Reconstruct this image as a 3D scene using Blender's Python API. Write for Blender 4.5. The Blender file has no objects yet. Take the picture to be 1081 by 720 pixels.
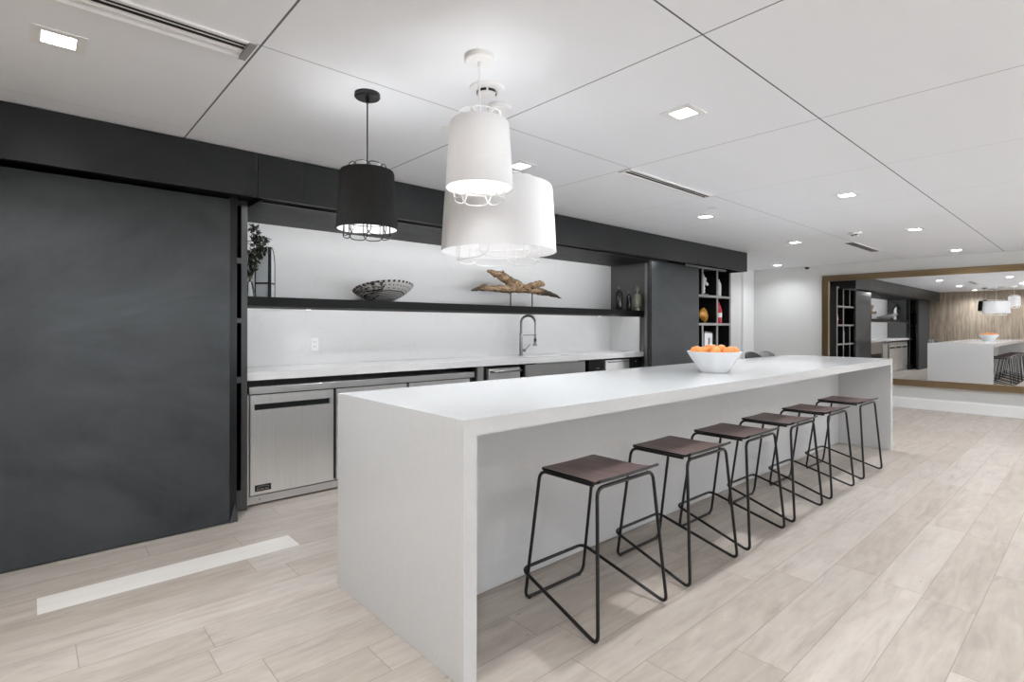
import bpy, bmesh, math, random
from mathutils import Vector, Matrix
random.seed(7)
PI = math.pi
C = bpy.context.scene.collection

# ------------------------------------------------------------------ helpers
def new_obj(name, me):
    o = bpy.data.objects.new(name, me); C.objects.link(o); return o

def tag(o, label, cat, group=None, kind=None):
    if label: o['label'] = label
    if cat: o['category'] = cat
    if group: o['group'] = group
    if kind: o['kind'] = kind
    return o

def thing(name, label, cat, loc=(0, 0, 0), rz=0, group=None):
    o = new_obj(name, None)
    o.location = loc; o.rotation_euler = (0, 0, rz)
    o.empty_display_size = .1
    return tag(o, label, cat, group)

def build(name, bm, mat, parent=None, origin=None, smooth=False, bevel=0, world=True):
    """bm in world coordinates (world=True); origin defaults to parent's location"""
    me = bpy.data.meshes.new(name)
    off = Vector((0, 0, 0))
    if world:
        if parent is not None:
            p = parent; off = Vector((0, 0, 0))
            while p is not None:
                off += Vector(p.location); p = p.parent
        elif origin is not None:
            off = Vector(origin)
    if off.length: bmesh.ops.translate(bm, verts=bm.verts, vec=-off)
    bmesh.ops.recalc_face_normals(bm, faces=bm.faces)
    if bevel:
        es = [e for e in bm.edges if len(e.link_faces) == 2 and e.calc_face_angle(0) > 1.2]
        bmesh.ops.bevel(bm, geom=es, offset=bevel, segments=2, affect='EDGES', profile=.5, clamp_overlap=True)
    bm.to_mesh(me); bm.free()
    if smooth:
        for f in me.polygons: f.use_smooth = True
        try: me.set_sharp_from_angle(angle=math.radians(smooth if smooth is not True else 40))
        except Exception: pass
    for m in (mat if isinstance(mat, (list, tuple)) else [mat]): me.materials.append(m)
    o = new_obj(name, me)
    if parent is not None: o.parent = parent
    elif origin is not None: o.location = origin
    return o

def box(bm, x0, x1, y0, y1, z0, z1, mi=0):
    vs = [bm.verts.new((x, y, z)) for x in (x0, x1) for y in (y0, y1) for z in (z0, z1)]
    for f in ((0,1,3,2),(4,6,7,5),(0,4,5,1),(2,3,7,6),(0,2,6,4),(1,5,7,3)):
        bm.faces.new([vs[i] for i in f]).material_index = mi
    return vs

def B(*boxes):
    bm = bmesh.new()
    for b in boxes: box(bm, *b)
    return bm

def lathe(bm, prof, c=(0, 0, 0), n=32, mi=0, cap0=True, cap1=True):
    rings = []
    for r, z in prof:
        rings.append([bm.verts.new((c[0]+r*math.cos(2*PI*k/n), c[1]+r*math.sin(2*PI*k/n), c[2]+z)) for k in range(n)])
    for a, b in zip(rings, rings[1:]):
        for k in range(n):
            bm.faces.new((a[k], a[(k+1) % n], b[(k+1) % n], b[k])).material_index = mi
    if cap0: bm.faces.new(rings[0][::-1]).material_index = mi
    if cap1: bm.faces.new(rings[-1]).material_index = mi

def fillet(pts, r, n=5, closed=False):
    P = [Vector(p) for p in pts]; out = []
    m = len(P)
    for i in range(m):
        if not closed and i in (0, m-1): out.append(P[i]); continue
        a, b, c = P[i-1], P[i], P[(i+1) % m]
        u = (a-b); v = (c-b); rr = min(r, u.length*.48, v.length*.48)
        u.normalize(); v.normalize()
        s, e = b+u*rr, b+v*rr
        for k in range(n+1):
            t = k/n
            out.append(s*(1-t)**2+b*2*t*(1-t)+e*t*t)
    return out

def tube(bm, pts, r, n=8, closed=False, mi=0):
    P = [Vector(p) for p in pts]; m = len(P)
    R = r if isinstance(r, (list, tuple)) else [r]*m
    rings = []; up = None
    for i in range(m):
        if closed: d = P[(i+1) % m]-P[i-1]
        elif i == 0: d = P[1]-P[0]
        elif i == m-1: d = P[-1]-P[-2]
        else: d = (P[i+1]-P[i]).normalized()+(P[i]-P[i-1]).normalized()
        d.normalize()
        if up is None:
            up = Vector((0, 0, 1)) if abs(d.z) < .9 else Vector((1, 0, 0))
        a = up-d*up.dot(d)
        if a.length < 1e-4: a = d.orthogonal()
        a.normalize(); b = d.cross(a); up = a
        rings.append([bm.verts.new(P[i]+(a*math.cos(2*PI*k/n)+b*math.sin(2*PI*k/n))*R[i]) for k in range(n)])
    rng = range(m) if closed else range(m-1)
    for i in rng:
        A, Bq = rings[i], rings[(i+1) % m]
        for k in range(n):
            bm.faces.new((A[k], A[(k+1) % n], Bq[(k+1) % n], Bq[k])).material_index = mi
    if not closed:
        bm.faces.new(rings[0][::-1]).material_index = mi; bm.faces.new(rings[-1]).material_index = mi

def sphere(bm, c, r, seg=12, rings=8, sc=(1, 1, 1)):
    m = Matrix.Translation(c) @ Matrix.Diagonal((sc[0], sc[1], sc[2], 1))
    bmesh.ops.create_uvsphere(bm, u_segments=seg, v_segments=rings, radius=r, matrix=m)

def copy_tree(o, parent=None):
    c = o.copy(); C.objects.link(c)
    if parent is not None: c.parent = parent
    for ch in list(o.children): copy_tree(ch, c)
    return c

# ------------------------------------------------------------------ materials
class NT:
    def __init__(s, name):
        s.m = bpy.data.materials.new(name); s.m.use_nodes = True
        s.t = s.m.node_tree; s.n = s.t.nodes; s.l = s.t.links
        s.b = s.n['Principled BSDF']; s.o = s.n['Material Output']
    def node(s, typ, **kw):
        nd = s.n.new(typ)
        for k, v in kw.items(): setattr(nd, k, v)
        return nd
    def link(s, a, b): s.l.new(a, b)
    def put(s, sock, v):
        if hasattr(v, 'links') or hasattr(v, 'is_output'): s.l.new(v, sock)
        else: sock.default_value = v
    def math(s, op, a, b=0.0, c=0.0):
        nd = s.node('ShaderNodeMath', operation=op)
        for i, v in enumerate((a, b, c)):
            s.put(nd.inputs[i], v)
        return nd.outputs[0]
    def coord(s, kind='Object'):
        return s.node('ShaderNodeTexCoord').outputs[kind]
    def worldpos(s):
        return s.node('ShaderNodeNewGeometry').outputs['Position']
    def sep(s, v):
        nd = s.node('ShaderNodeSeparateXYZ'); s.link(v, nd.inputs[0]); return nd.outputs
    def comb(s, x, y, z):
        nd = s.node('ShaderNodeCombineXYZ')
        for i, v in enumerate((x, y, z)): s.put(nd.inputs[i], v)
        return nd.outputs[0]
    def mapping(s, v, scale=(1, 1, 1), rot=(0, 0, 0)):
        nd = s.node('ShaderNodeMapping'); s.link(v, nd.inputs[0])
        nd.inputs['Scale'].default_value = scale; nd.inputs['Rotation'].default_value = rot
        return nd.outputs[0]
    def noise(s, v, scale=5, detail=4, rough=.5, dist=0, out='Fac'):
        nd = s.node('ShaderNodeTexNoise'); s.link(v, nd.inputs['Vector'])
        nd.inputs['Scale'].default_value = scale; nd.inputs['Detail'].default_value = detail
        nd.inputs['Roughness'].default_value = rough; nd.inputs['Distortion'].default_value = dist
        return nd.outputs[out]
    def ramp(s, v, stops):
        nd = s.node('ShaderNodeValToRGB'); s.link(v, nd.inputs[0])
        e = nd.color_ramp.elements
        while len(e) < len(stops): e.new(.5)
        for i, (p, c) in enumerate(stops):
            e[i].position = p; e[i].color = (c[0], c[1], c[2], 1)
        return nd.outputs[0]
    def mix(s, f, a, b, mode='MIX'):
        nd = s.node('ShaderNodeMix', data_type='RGBA', blend_type=mode)
        s.put(nd.inputs[0], f)
        for i, v in ((6, a), (7, b)):
            if isinstance(v, tuple): v = (v[0], v[1], v[2], 1)
            s.put(nd.inputs[i], v)
        return nd.outputs[2]
    def bump(s, h, strength=.1, dist=.01):
        nd = s.node('ShaderNodeBump'); s.link(h, nd.inputs['Height'])
        nd.inputs['Strength'].default_value = strength; nd.inputs['Distance'].default_value = dist
        s.link(nd.outputs[0], s.b.inputs['Normal'])
    def set(s, **kw):
        names = dict(color='Base Color', rough='Roughness', metal='Metallic', spec='Specular IOR Level',
                     trans='Transmission Weight', ior='IOR', emit='Emission Color', es='Emission Strength', coat='Coat Weight',
                     aniso='Anisotropic')
        for k, v in kw.items():
            if isinstance(v, tuple) and len(v) == 3: v = (v[0], v[1], v[2], 1)
            s.put(s.b.inputs[names[k]], v)
        return s.m

def g(v): return ((v/255)/12.92 if v/255 <= .04045 else ((v/255+.055)/1.055)**2.4)
def rgb(r, g_, b): return (g(r), g(g_), g(b))

def simple(name, col, rough=.5, metal=0, var=.08, scale=8, **kw):
    s = NT(name)
    nz = s.noise(s.coord(), scale, 4)
    c = s.mix(nz, tuple(x*(1-var) for x in col), tuple(min(1, x*(1+var)) for x in col))
    s.set(color=c, rough=rough, metal=metal, **kw)
    return s.m

def m_floor():
    s = NT('oak_plank_floor')
    x, y, z = s.sep(s.worldpos())
    W = .2035; L = 1.19
    v = s.math('DIVIDE', s.math('ADD', y, -3.2565+40*W), W)
    row = s.math('FLOOR', v); fv = s.math('FRACT', v)
    wn = s.node('ShaderNodeTexWhiteNoise', noise_dimensions='1D'); s.link(row, wn.inputs['W'])
    # row 40 starts at x=.03
    off = s.math('MULTIPLY', wn.outputs[0], L)
    is40 = s.math('COMPARE', row, 40.0, .5)
    off = s.math('ADD', s.math('MULTIPLY', off, s.math('SUBTRACT', 1.0, is40)), s.math('MULTIPLY', is40, L-.03))
    u = s.math('DIVIDE', s.math('ADD', s.math('ADD', x, off), 10*L), L)
    col = s.math('FLOOR', u); fu = s.math('FRACT', u)
    wid = s.node('ShaderNodeTexWhiteNoise', noise_dimensions='2D'); s.link(s.comb(row, col, 0), wid.inputs['Vector'])
    rnd = wid.outputs[0]
    # grain, stretched along the plank, offset per plank
    gx = s.math('ADD', s.math('MULTIPLY', x, 1.3), s.math('MULTIPLY', rnd, 37.0))
    gy = s.math('MULTIPLY', y, 9.0)
    gv = s.comb(gx, gy, s.math('MULTIPLY', rnd, 11.0))
    n1 = s.noise(gv, 1.6, 6, .6, 1.2)
    n2 = s.noise(s.comb(s.math('MULTIPLY', x, 3.0), s.math('MULTIPLY', y, 60.0), rnd), 2, 4, .6)
    n3 = s.noise(s.comb(s.math('ADD', s.math('MULTIPLY', x, 1.6), s.math('MULTIPLY', rnd, 91.0)), s.math('MULTIPLY', y, 6.0), rnd), 1.9, 3, .5)
    base = s.ramp(n1, [(.25, rgb(156, 148, 141)), (.45, rgb(176, 169, 162)), (.75, rgb(191, 185, 178))])
    base = s.mix(s.math('MULTIPLY', n2, .16), base, rgb(150, 141, 133))
    n4 = s.noise(s.comb(s.math('ADD', s.math('MULTIPLY', x, 2.2), s.math('MULTIPLY', rnd, 17.0)), s.math('MULTIPLY', y, 4.5), rnd), 2.4, 6, .72)
    base = s.mix(s.ramp(n4, [(.35, (.34, .34, .34)), (.62, (0, 0, 0))]), base, rgb(160, 148, 137))
    kn = s.noise(s.comb(s.math('ADD', s.math('MULTIPLY', x, 3.0), s.math('MULTIPLY', rnd, 53.0)), s.math('MULTIPLY', y, 11.0), rnd), 2.6, 2, .5)
    base = s.mix(s.ramp(kn, [(.74, (0, 0, 0)), (.80, (.55, .55, .55))]), base, rgb(104, 94, 86))
    knots = s.math('MULTIPLY', s.math('GREATER_THAN', n3, .66), .0)
    dark = s.ramp(n3, [(.60, (0, 0, 0)), (.78, (1, 1, 1))])
    base = s.mix(s.math('MULTIPLY', s.sep(dark)[0], .3), base, rgb(126, 117, 109))
    tint = s.ramp(rnd, [(0, rgb(228, 222, 216)), (.5, rgb(238, 234, 230)), (1, rgb(248, 245, 243))])
    base = s.mix(.85, base, tint, 'MULTIPLY')
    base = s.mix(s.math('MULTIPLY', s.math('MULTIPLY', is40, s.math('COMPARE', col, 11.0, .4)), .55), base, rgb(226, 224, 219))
    gap = s.math('MAXIMUM', s.math('LESS_THAN', fv, .015), s.math('LESS_THAN', fu, .0028))
    base = s.mix(s.math('MULTIPLY', gap, .55), base, rgb(96, 86, 78))
    s.set(color=base, rough=.42, spec=.35)
    s.bump(s.math('SUBTRACT', n2, s.math('MULTIPLY', gap, 2.0)), .12, .002)
    return s.m

def m_ceiling():
    s = NT('ceiling_panels')
    x, y, z = s.sep(s.worldpos())
    acc = None
    def line(c, pos, w, k):
        nonlocal acc
        d = s.math('ABSOLUTE', s.math('SUBTRACT', c, pos))
        v = s.math('MULTIPLY', s.math('LESS_THAN', d, w), k)
        acc = v if acc is None else s.math('MAXIMUM', acc, v)
    for p, w, k in ((.688, .0042, .85), (1.912, .004, .7), (3.145, .0038, .45), (4.36, .0035, .25), (5.59, .0035, .22), (6.81, .0035, .2), (8.03, .0035, .2), (9.25, .0035, .15)):
        line(x, p, w, k)
    for p, w, k in ((2.259, .003, .55), (1.0417, .0036, .9), (-.175, .0036, .9), (-1.39, .0036, .9), (-2.61, .0036, .9)):
        line(y, p, w, k)
    line(y, 3.49, .004, .12)
    nz = s.noise(s.mapping(s.worldpos(), (.4, 3, 1)), 1.5, 3)
    c = s.mix(nz, rgb(234, 236, 240), rgb(238, 240, 244))
    c = s.mix(acc, c, (.015, .015, .015))
    s.set(color=c, rough=.55, spec=.3)
    return s.m

def m_black(name, a, b, rough=.38, scale=1.3, spec=.5):
    s = NT(name)
    p = s.worldpos()
    n1 = s.noise(s.mapping(p, (1, 1, 1.6)), scale, 6, .6, 1.5)
    n2 = s.noise(s.mapping(p, (9, 9, .6)), 3, 3)
    c = s.ramp(n1, [(.3, a), (.7, b)])
    c = s.mix(s.math('MULTIPLY', n2, .3), c, b)
    r = s.math('ADD', s.math('MULTIPLY', n1, .18), rough-.09)
    s.set(color=c, rough=r, spec=spec)
    return s.m

def m_quartz(name='white_quartz', base=197, rough=.15):
    s = NT(name)
    p = s.worldpos()
    n = s.noise(s.mapping(p, (1, 2.5, 1), (0, 0, .35)), .9, 5, .55, 1.5)
    v = s.math('ABSOLUTE', s.math('SUBTRACT', n, .5))
    vein = s.ramp(v, [(0, (1, 1, 1)), (.012, (0, 0, 0))])
    sp = s.noise(p, 60, 2)
    c = s.mix(sp, rgb(base-3, base-3, base-2), rgb(base+3, base+3, base+3))
    c = s.mix(s.math('MULTIPLY', s.sep(vein)[0], .35), c, rgb(205, 203, 201))
    s.set(color=c, rough=rough, spec=.5)
    return s.m

def m_steel(name='brushed_steel', col=(.56, .56, .56), rough=.28, axis=0):
    s = NT(name)
    p = s.worldpos()
    sc = (1, 1, 120) if axis == 0 else (120, 120, 1)
    n = s.noise(s.mapping(p, sc), 2, 3)
    n2 = s.noise(p, 2.5, 3, .5, .5)
    c = s.mix(n, tuple(x*.88 for x in col), tuple(x*1.08 for x in col))
    s.set(color=c, metal=.82, rough=s.math('ADD', rough-.06, s.math('MULTIPLY', n2, .12)))
    s.bump(n, .04, .001)
    return s.m

def m_wood(name, a, b, c3, axis='z'):
    s = NT(name)
    x, y, z = s.sep(s.worldpos())
    W = .19
    v = s.math('DIVIDE', s.math('ADD', y, 10.0), W)
    row = s.math('FLOOR', v); f = s.math('FRACT', v)
    wn = s.node('ShaderNodeTexWhiteNoise', noise_dimensions='1D'); s.link(row, wn.inputs['W'])
    n = s.noise(s.comb(s.math('MULTIPLY', y, 12.0), s.math('ADD', s.math('MULTIPLY', z, 1.3), s.math('MULTIPLY', wn.outputs[0], 30.0)), wn.outputs[0]), 1.4, 5, .6, .8)
    c = s.ramp(n, [(.25, a), (.5, b), (.78, c3)])
    c = s.mix(s.math('MULTIPLY', wn.outputs[0], .3), c, a)
    c = s.mix(s.math('MULTIPLY', s.math('LESS_THAN', f, .02), .5), c, rgb(70, 58, 48))
    s.set(color=c, rough=.5)
    return s.m

def m_emit(name, col, strength):
    s = NT(name); s.set(color=(.8, .8, .8), emit=col, es=strength); return s.m

M = {}
M['floor'] = m_floor()
M['ceiling'] = m_ceiling()
M['wall'] = simple('painted_wall', rgb(214, 214, 213), .6, var=.015, scale=2)
M['trimwhite'] = simple('white_trim_paint', rgb(232, 232, 232), .45, var=.01)
M['woodwall'] = m_wood('wood_wall_planks', rgb(112, 98, 84), rgb(150, 136, 120), rgb(176, 163, 147))
M['door'] = m_black('blackened_steel_panel', (.016, .0185, .020), (.056, .063, .068), .40, 1.0, .4)
M['fascia'] = m_black('black_fascia_laminate', (.004, .005, .006), (.012, .0135, .015), .32, 1.6, .38)
M['blackwood'] = m_black('black_cabinet_interior', (.004, .004, .004), (.008, .008, .008), .5, 3, .3)
M['darkframe'] = simple('dark_grey_metal_frame', rgb(76, 76, 77), .4, .3, .06)
M['greyframe'] = simple('grey_metal_shelf_frame', rgb(150, 149, 148), .42, .2, .05)
M['shelf'] = simple('black_shelf_board', (.010, .010, .010), .45, 0, .15, spec=.15)
M['sidepanel'] = m_steel('grey_metal_side_panel', (.15, .15, .15), .40, 1)
M['quartz'] = m_quartz()
M['splash'] = m_quartz('white_slab_backsplash', 214, .28)
M['worktop'] = simple('white_counter_quartz', rgb(232, 232, 232), .2, 0, .01)
M['steel'] = m_steel('brushed_steel', (.90, .90, .895), .32, 1)
M['steel2'] = m_steel('steel_kick_and_rail', (.66, .66, .66), .33, 0)
M['apron'] = m_steel('dull_grey_steel_panel', (.42, .415, .41), .42, 0)
M['chrome'] = simple('polished_nickel', (.24, .24, .24), .28, 1, .05)
M['black'] = simple('black_plastic', (.008, .008, .008), .4, 0, .1)
M['slot'] = simple('dark_slot', (.004, .004, .004), .7, 0, .1)
M['rod'] = simple('black_powder_coated_steel', (.004, .004, .004), .35, 0, .1)
M['white'] = simple('white_enamel', rgb(232, 232, 232), .4, 0, .01)
M['ceramic'] = simple('white_glazed_ceramic', rgb(232, 234, 236), .18, 0, .01)
M['bronze'] = m_steel('brushed_bronze_frame', (.30, .215, .125), .3, 0)
M['mirror'] = simple('mirror_silvering', (.90, .90, .90), .006, 1, .0)
def m_seat():
    s = NT('dark_walnut_ply_seat')
    p = s.coord()
    n = s.noise(s.mapping(p, (14, 2, 2)), 2.2, 5, .6, 1)
    n2 = s.noise(p, 9, 3)
    c = s.ramp(n, [(.3, rgb(70, 53, 51)), (.55, rgb(98, 78, 75)), (.8, rgb(124, 104, 99))])
    c = s.mix(s.math('MULTIPLY', n2, .35), c, rgb(76, 58, 58))
    s.set(color=c, rough=.38, spec=.5); return s.m
M['seat'] = m_seat()
def m_fabric(name, a, b, trans=0.0, rough=.85):
    s = NT(name)
    x, y, z = s.sep(s.coord())
    n = s.noise(s.mapping(s.coord(), (6, 6, 60)), 3, 4, .6)
    n2 = s.noise(s.mapping(s.coord(), (60, 60, 4)), 3, 2)
    c = s.mix(s.math('MULTIPLY', s.math('ADD', n, n2), .5), a, b)
    s.set(color=c, rough=rough, spec=.2)
    if trans:
        tr = s.node('ShaderNodeBsdfTranslucent'); s.link(c, tr.inputs[0])
        mx = s.node('ShaderNodeMixShader'); mx.inputs[0].default_value = trans
        s.link(s.b.outputs[0], mx.inputs[1]); s.link(tr.outputs[0], mx.inputs[2]); s.link(mx.outputs[0], s.o.inputs['Surface'])
    return s.m
M['shade_white'] = m_fabric('white_fabric_shade', rgb(232, 232, 233), rgb(240, 240, 241), .16)
M['shade_small'] = m_fabric('white_translucent_shade', rgb(238, 238, 239), rgb(246, 246, 247), .30)
M['shade_black'] = m_fabric('black_fabric_shade', (.006, .006, .006), (.036, .036, .036))
M['shade_liner'] = simple('white_shade_liner', rgb(240, 240, 240), .7, 0, .01)
M['bulb'] = m_emit('glowing_bulb', (1, .97, .93, 1), 14)
M['lens'] = m_emit('downlight_lens', (1, 1, 1, 1), 22)
M['led'] = m_emit('led_strip_lens', (1, 1, .98, 1), 3)
def m_orange():
    s = NT('orange_peel')
    n = s.noise(s.coord(), 160, 2); n2 = s.noise(s.worldpos(), 14, 2)
    c = s.mix(n2, rgb(228, 132, 62), rgb(246, 170, 98))
    s.set(color=c, rough=.4); s.bump(n, .2, .002); return s.m
M['orange'] = m_orange()
M['leafstem'] = simple('green_orange_calyx', rgb(90, 110, 50), .6)
def m_leaf():
    s = NT('grey_green_leaves')
    n = s.noise(s.coord(), 22, 2)
    c = s.ramp(n, [(.35, (.006, .008, .006)), (.55, rgb(46, 56, 44)), (.7, rgb(120, 132, 112))])
    s.set(color=c, rough=.5); return s.m
M['leaf'] = m_leaf()
def m_drift():
    s = NT('driftwood')
    p = s.coord()
    n = s.noise(s.mapping(p, (5, 5, 16)), 3, 6, .65, 1.5)
    n2 = s.noise(p, 7, 3, .5, .5)
    c = s.ramp(n, [(.3, rgb(44, 32, 24)), (.45, rgb(128, 98, 72)), (.58, rgb(180, 154, 122)), (.75, rgb(214, 197, 168))])
    c = s.mix(s.ramp(n2, [(.56, (0, 0, 0)), (.68, (.8, .8, .8))]), c, (.014, .012, .011))
    x, y, z = s.sep(p)
    tipr = s.ramp(s.math('ADD', x, s.math('MULTIPLY', s.math('SUBTRACT', n, .5), .35)), [(.28, (0, 0, 0)), (.38, (.9, .9, .9))])
    tipl = s.ramp(s.math('ADD', s.math('MULTIPLY', x, -1.0), s.math('MULTIPLY', s.math('SUBTRACT', n, .5), .3)), [(.46, (0, 0, 0)), (.58, (.85, .85, .85))])
    c = s.mix(s.math('MULTIPLY', s.math('MAXIMUM', s.sep(tipr)[0], s.sep(tipl)[0]), s.math('LESS_THAN', z, .235)), c, (.012, .0105, .010))
    s.set(color=c, rough=.7); s.bump(n, .6, .01); return s.m
M['drift'] = m_drift()
def m_basket():
    s = NT('patterned_ceramic')
    x, y, z = s.sep(s.coord())
    ang = s.math('ARCTAN2', y, x)
    r = s.math('SQRT', s.math('ADD', s.math('MULTIPLY', x, x), s.math('MULTIPLY', y, y)))
    rn = s.math('ADD', r, s.math('MULTIPLY', s.math('SUBTRACT', s.noise(s.coord(), 9, 2), .5), .02))
    def band(c, w): return s.math('LESS_THAN', s.math('ABSOLUTE', s.math('SUBTRACT', rn, c)), w)
    dash = s.math('GREATER_THAN', s.math('SINE', s.math('MULTIPLY', ang, 36.0)), .1)
    rim = s.math('MULTIPLY', s.math('GREATER_THAN', r, .258), dash)
    dots = s.math('MULTIPLY', band(.235, .005), s.math('GREATER_THAN', s.math('SINE', s.math('MULTIPLY', ang, 40.0)), .6))
    dots2 = s.math('MULTIPLY', band(.205, .004), s.math('GREATER_THAN', s.math('SINE', s.math('MULTIPLY', ang, 26.0)), .6))
    acc = rim
    for q in (dots, dots2, band(.178, .005), band(.158, .003), band(.138, .003), band(.118, .003)): acc = s.math('MAXIMUM', acc, q)
    patch = s.math('MULTIPLY', s.math('GREATER_THAN', s.math('SINE', s.math('ADD', ang, .6)), 2.0), 1.0)
    side = s.math('MULTIPLY', s.math('LESS_THAN', x, -.10), s.math('GREATER_THAN', s.noise(s.mapping(s.coord(), (4, 4, 22)), 5, 2, .5, .5), .52))
    acc = s.math('MAXIMUM', acc, side)
    c = s.mix(acc, rgb(214, 213, 210), rgb(44, 42, 40))
    s.set(color=c, rough=.5); return s.m
M['basket'] = m_basket()
def m_glass():
    s = NT('clear_window_glass'); s.set(color=(1, 1, 1), rough=0.0, trans=1.0, ior=1.45)
    # thin architectural glass
    tr = s.node('ShaderNodeBsdfTransparent'); gl = s.node('ShaderNodeBsdfGlossy'); gl.inputs['Roughness'].default_value = .02
    mx = s.node('ShaderNodeMixShader'); mx.inputs[0].default_value = .06
    s.link(tr.outputs[0], mx.inputs[1]); s.link(gl.outputs[0], mx.inputs[2]); s.link(mx.outputs[0], s.o.inputs['Surface'])
    return s.m
M['glass'] = m_glass()

# ------------------------------------------------------------------ constants of the place
HC = 2.43                       # ceiling
XW, XE = -.45, 10.66            # wood wall / mirror wall
YS, YN = -3.4, 4.75             # unseen wall with added windows / kitchen back wall
YF = 3.663                      # front of the fascia
def struct(name, bm, mat, **kw):
    o = build(name, bm, mat, **kw); o['kind'] = 'structure'; return o

struct('floor', B((XW-.15, XE+.15, YS-.15, YN+.15, -.08, 0)), M['floor'])
struct('ceiling', B((XW-.15, XE+.15, YS-.15, YN+.15, HC, HC+.08)), M['ceiling'])
struct('wall_left', B((XW-.12, XW, YS, YN, 0, HC)), M['woodwall'])
struct('wall_right', B((XE, XE+.12, YS, YN, 0, HC)), M['wall'])
struct('wall_back', B((XW, XE, YN, YN+.12, 0, HC)), M['wall'])
# front wall, unseen, with four windows added to let in daylight
wins = [(.1, 2.3), (2.8, 5.0), (5.5, 7.7), (8.2, 10.3)]
bm = bmesh.new()
z0, z1 = .35, 2.2
box(bm, XW, XE, YS-.12, YS, 0, z0); box(bm, XW, XE, YS-.12, YS, z1, HC)
px = XW
for a, b in wins:
    box(bm, px, a, YS-.12, YS, z0, z1); px = b
box(bm, px, XE, YS-.12, YS, z0, z1)
struct('wall_front', bm, M['wall'])
for i, (a, b) in enumerate(wins):
    bm = bmesh.new(); t = .05
    for q in ((a, a+t, z0, z1), (b-t, b, z0, z1), (a+t, b-t, z0, z0+t), (a+t, b-t, z1-t, z1), ((a+b)/2-.02, (a+b)/2+.02, z0+t, z1-t)):
        box(bm, q[0], q[1], YS-.08, YS-.02, q[2], q[3])
    w = struct('window_%d' % (i+1), bm, M['trimwhite'], origin=((a+b)/2, YS-.05, z0))
    build('window_pane', B((a+t, b-t, YS-.055, YS-.05, z0+t, z1-t)), M['glass'], parent=w)

# skirting below the mirror and white pilaster in the far corner
struct('baseboard_right', B((XE-.018, XE, YS, 4.6, 0, .155), (XE-.010, XE, YS, 4.6, .155, .17)), M['trimwhite'])
struct('trim_1', B((10.2, XE, 4.71, YN, 0, HC)), M['trimwhite'])

# ------------------------------------------------------------------ kitchen wall
t = thing('ceiling_fascia', 'long black bulkhead fascia running under the ceiling above the sliding doors and niche', 'bulkhead', (3.8, YF, 2.144))
xs = [XW+.002, 1.098, 1.387, 1.98, 5.265, 6.617, 8.06]
for a, b in zip(xs, xs[1:]):
    build('fascia_panel', B((a+.0015, b-.0015, YF, YF+.03, 2.144, HC-.004)), M['fascia'], parent=t)
build('fascia_box', B((XW+.002, 8.045, YF+.031, YN-.002, 2.21, HC-.006), (8.045, 8.06, YF+.031, YN-.002, 2.144, HC-.006)), M['blackwood'], parent=t)

def sliding_door(x0, x1, y0, label, zt=2.138):
    t = thing('sliding_door', label, 'door', ((x0+x1)/2, y0, .006))
    build('door_panel', B((x0, x1, y0, y0+.045, .006, zt+.02)), M['door'], parent=t, bevel=.002)
    return t
d = sliding_door(XW+.004, 1.0, 3.922, 'large black steel sliding door at the left, nearest the camera')
build('edge_channel', B((1.001, 1.048, 3.94, 3.985, .012, 2.178)), M['fascia'], parent=d)
bm = bmesh.new(); vs = [bm.verts.new(v) for v in ((1.0, 3.925, .001), (1.05, 3.925, .001), (1.05, 3.925, .05), (1.035, 3.925, .12), (1.0, 3.939, .001), (1.05, 3.939, .001), (1.05, 3.939, .05), (1.035, 3.939, .12))]
for f in ((0,1,2,3),(7,6,5,4),(0,4,5,1),(1,5,6,2),(2,6,7,3),(3,7,4,0)): bm.faces.new([vs[i] for i in f])
build('floor_guide', bm, M['darkframe'], parent=d)
sliding_door(5.93, 7.11, 3.922, 'black sliding door panel at the far end, between sink niche and cubby shelf')

def tower(name, label, x0, x1, y0, y1, verts, rails, mf, ztop):
    t = thing(name, label, 'shelving', ((x0+x1)/2, (y0+y1)/2, 0))
    build('back_panel', B((x0+.002, x1-.002, y1-.02, y1, .002, ztop)), M['blackwood'], parent=t)
    for a, b in ((x0, x0+.04), (x1-.04, x1)):
        q = build('side_panel', B((a, b, y0+.0125, y1-.02, .002, ztop)), M['fascia'], parent=t)
        build('edge_trim', B((a, b, y0, y0+.012, .002, ztop)), mf, parent=q)
    for za, zb in rails:
        s = build('shelf', B((x0+.041, x1-.041, y0+.0125, y1-.021, za, zb)), M['blackwood'], parent=t)
        build('edge_trim', B((x0+.0405, x1-.0405, y0, y0+.012, za, zb)), mf, parent=s)
    for xa, xb, za, zb in verts:
        s = build('divider', B((xa, xb, y0+.0125, y1-.021, za+.001, zb-.001)), M['blackwood'], parent=t)
        build('edge_trim', B((xa, xb, y0+.0005, y0+.012, za+.001, zb-.001)), mf, parent=s)
    return t
RL = [(2.168, 2.203), (1.757, 1.797), (1.336, 1.370), (.911, .955), (.005, .150)]
tower('cubby_shelf', 'dark open cubby shelf mostly hidden behind the left sliding door, beside the white backsplash', .30, 1.165, 4.12, 4.72,
      [(.70, .73, .955, 1.336)], RL, M['darkframe'], 2.205)
RR = [(2.165, 2.195), (1.75, 1.785), (1.335, 1.37), (.915, .95), (.48, .515), (.005, .12)]
dv = []
for i, (lo, hi) in enumerate(zip(RR[1:], RR)):
    dv.append((7.745, 7.785, lo[1], hi[0]))
    if i in (0, 2, 3, 4): dv.append((7.31, 7.345, lo[1], hi[0]))
tower('cubby_shelf', 'grey-framed open cubby shelf at the far end, holding vase, bottle and box', 6.85, 8.2, 3.98, 4.72, dv, RR, M['greyframe'], 2.2)
o = build('tall_cabinet', B((6.162, 6.84, 4.0, 4.72, .01, 2.2)), M['blackwood'], origin=(6.5, 4.3, .01))
tag(o, 'black tall cabinet carcass tucked behind the far sliding door', 'cabinet')

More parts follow.
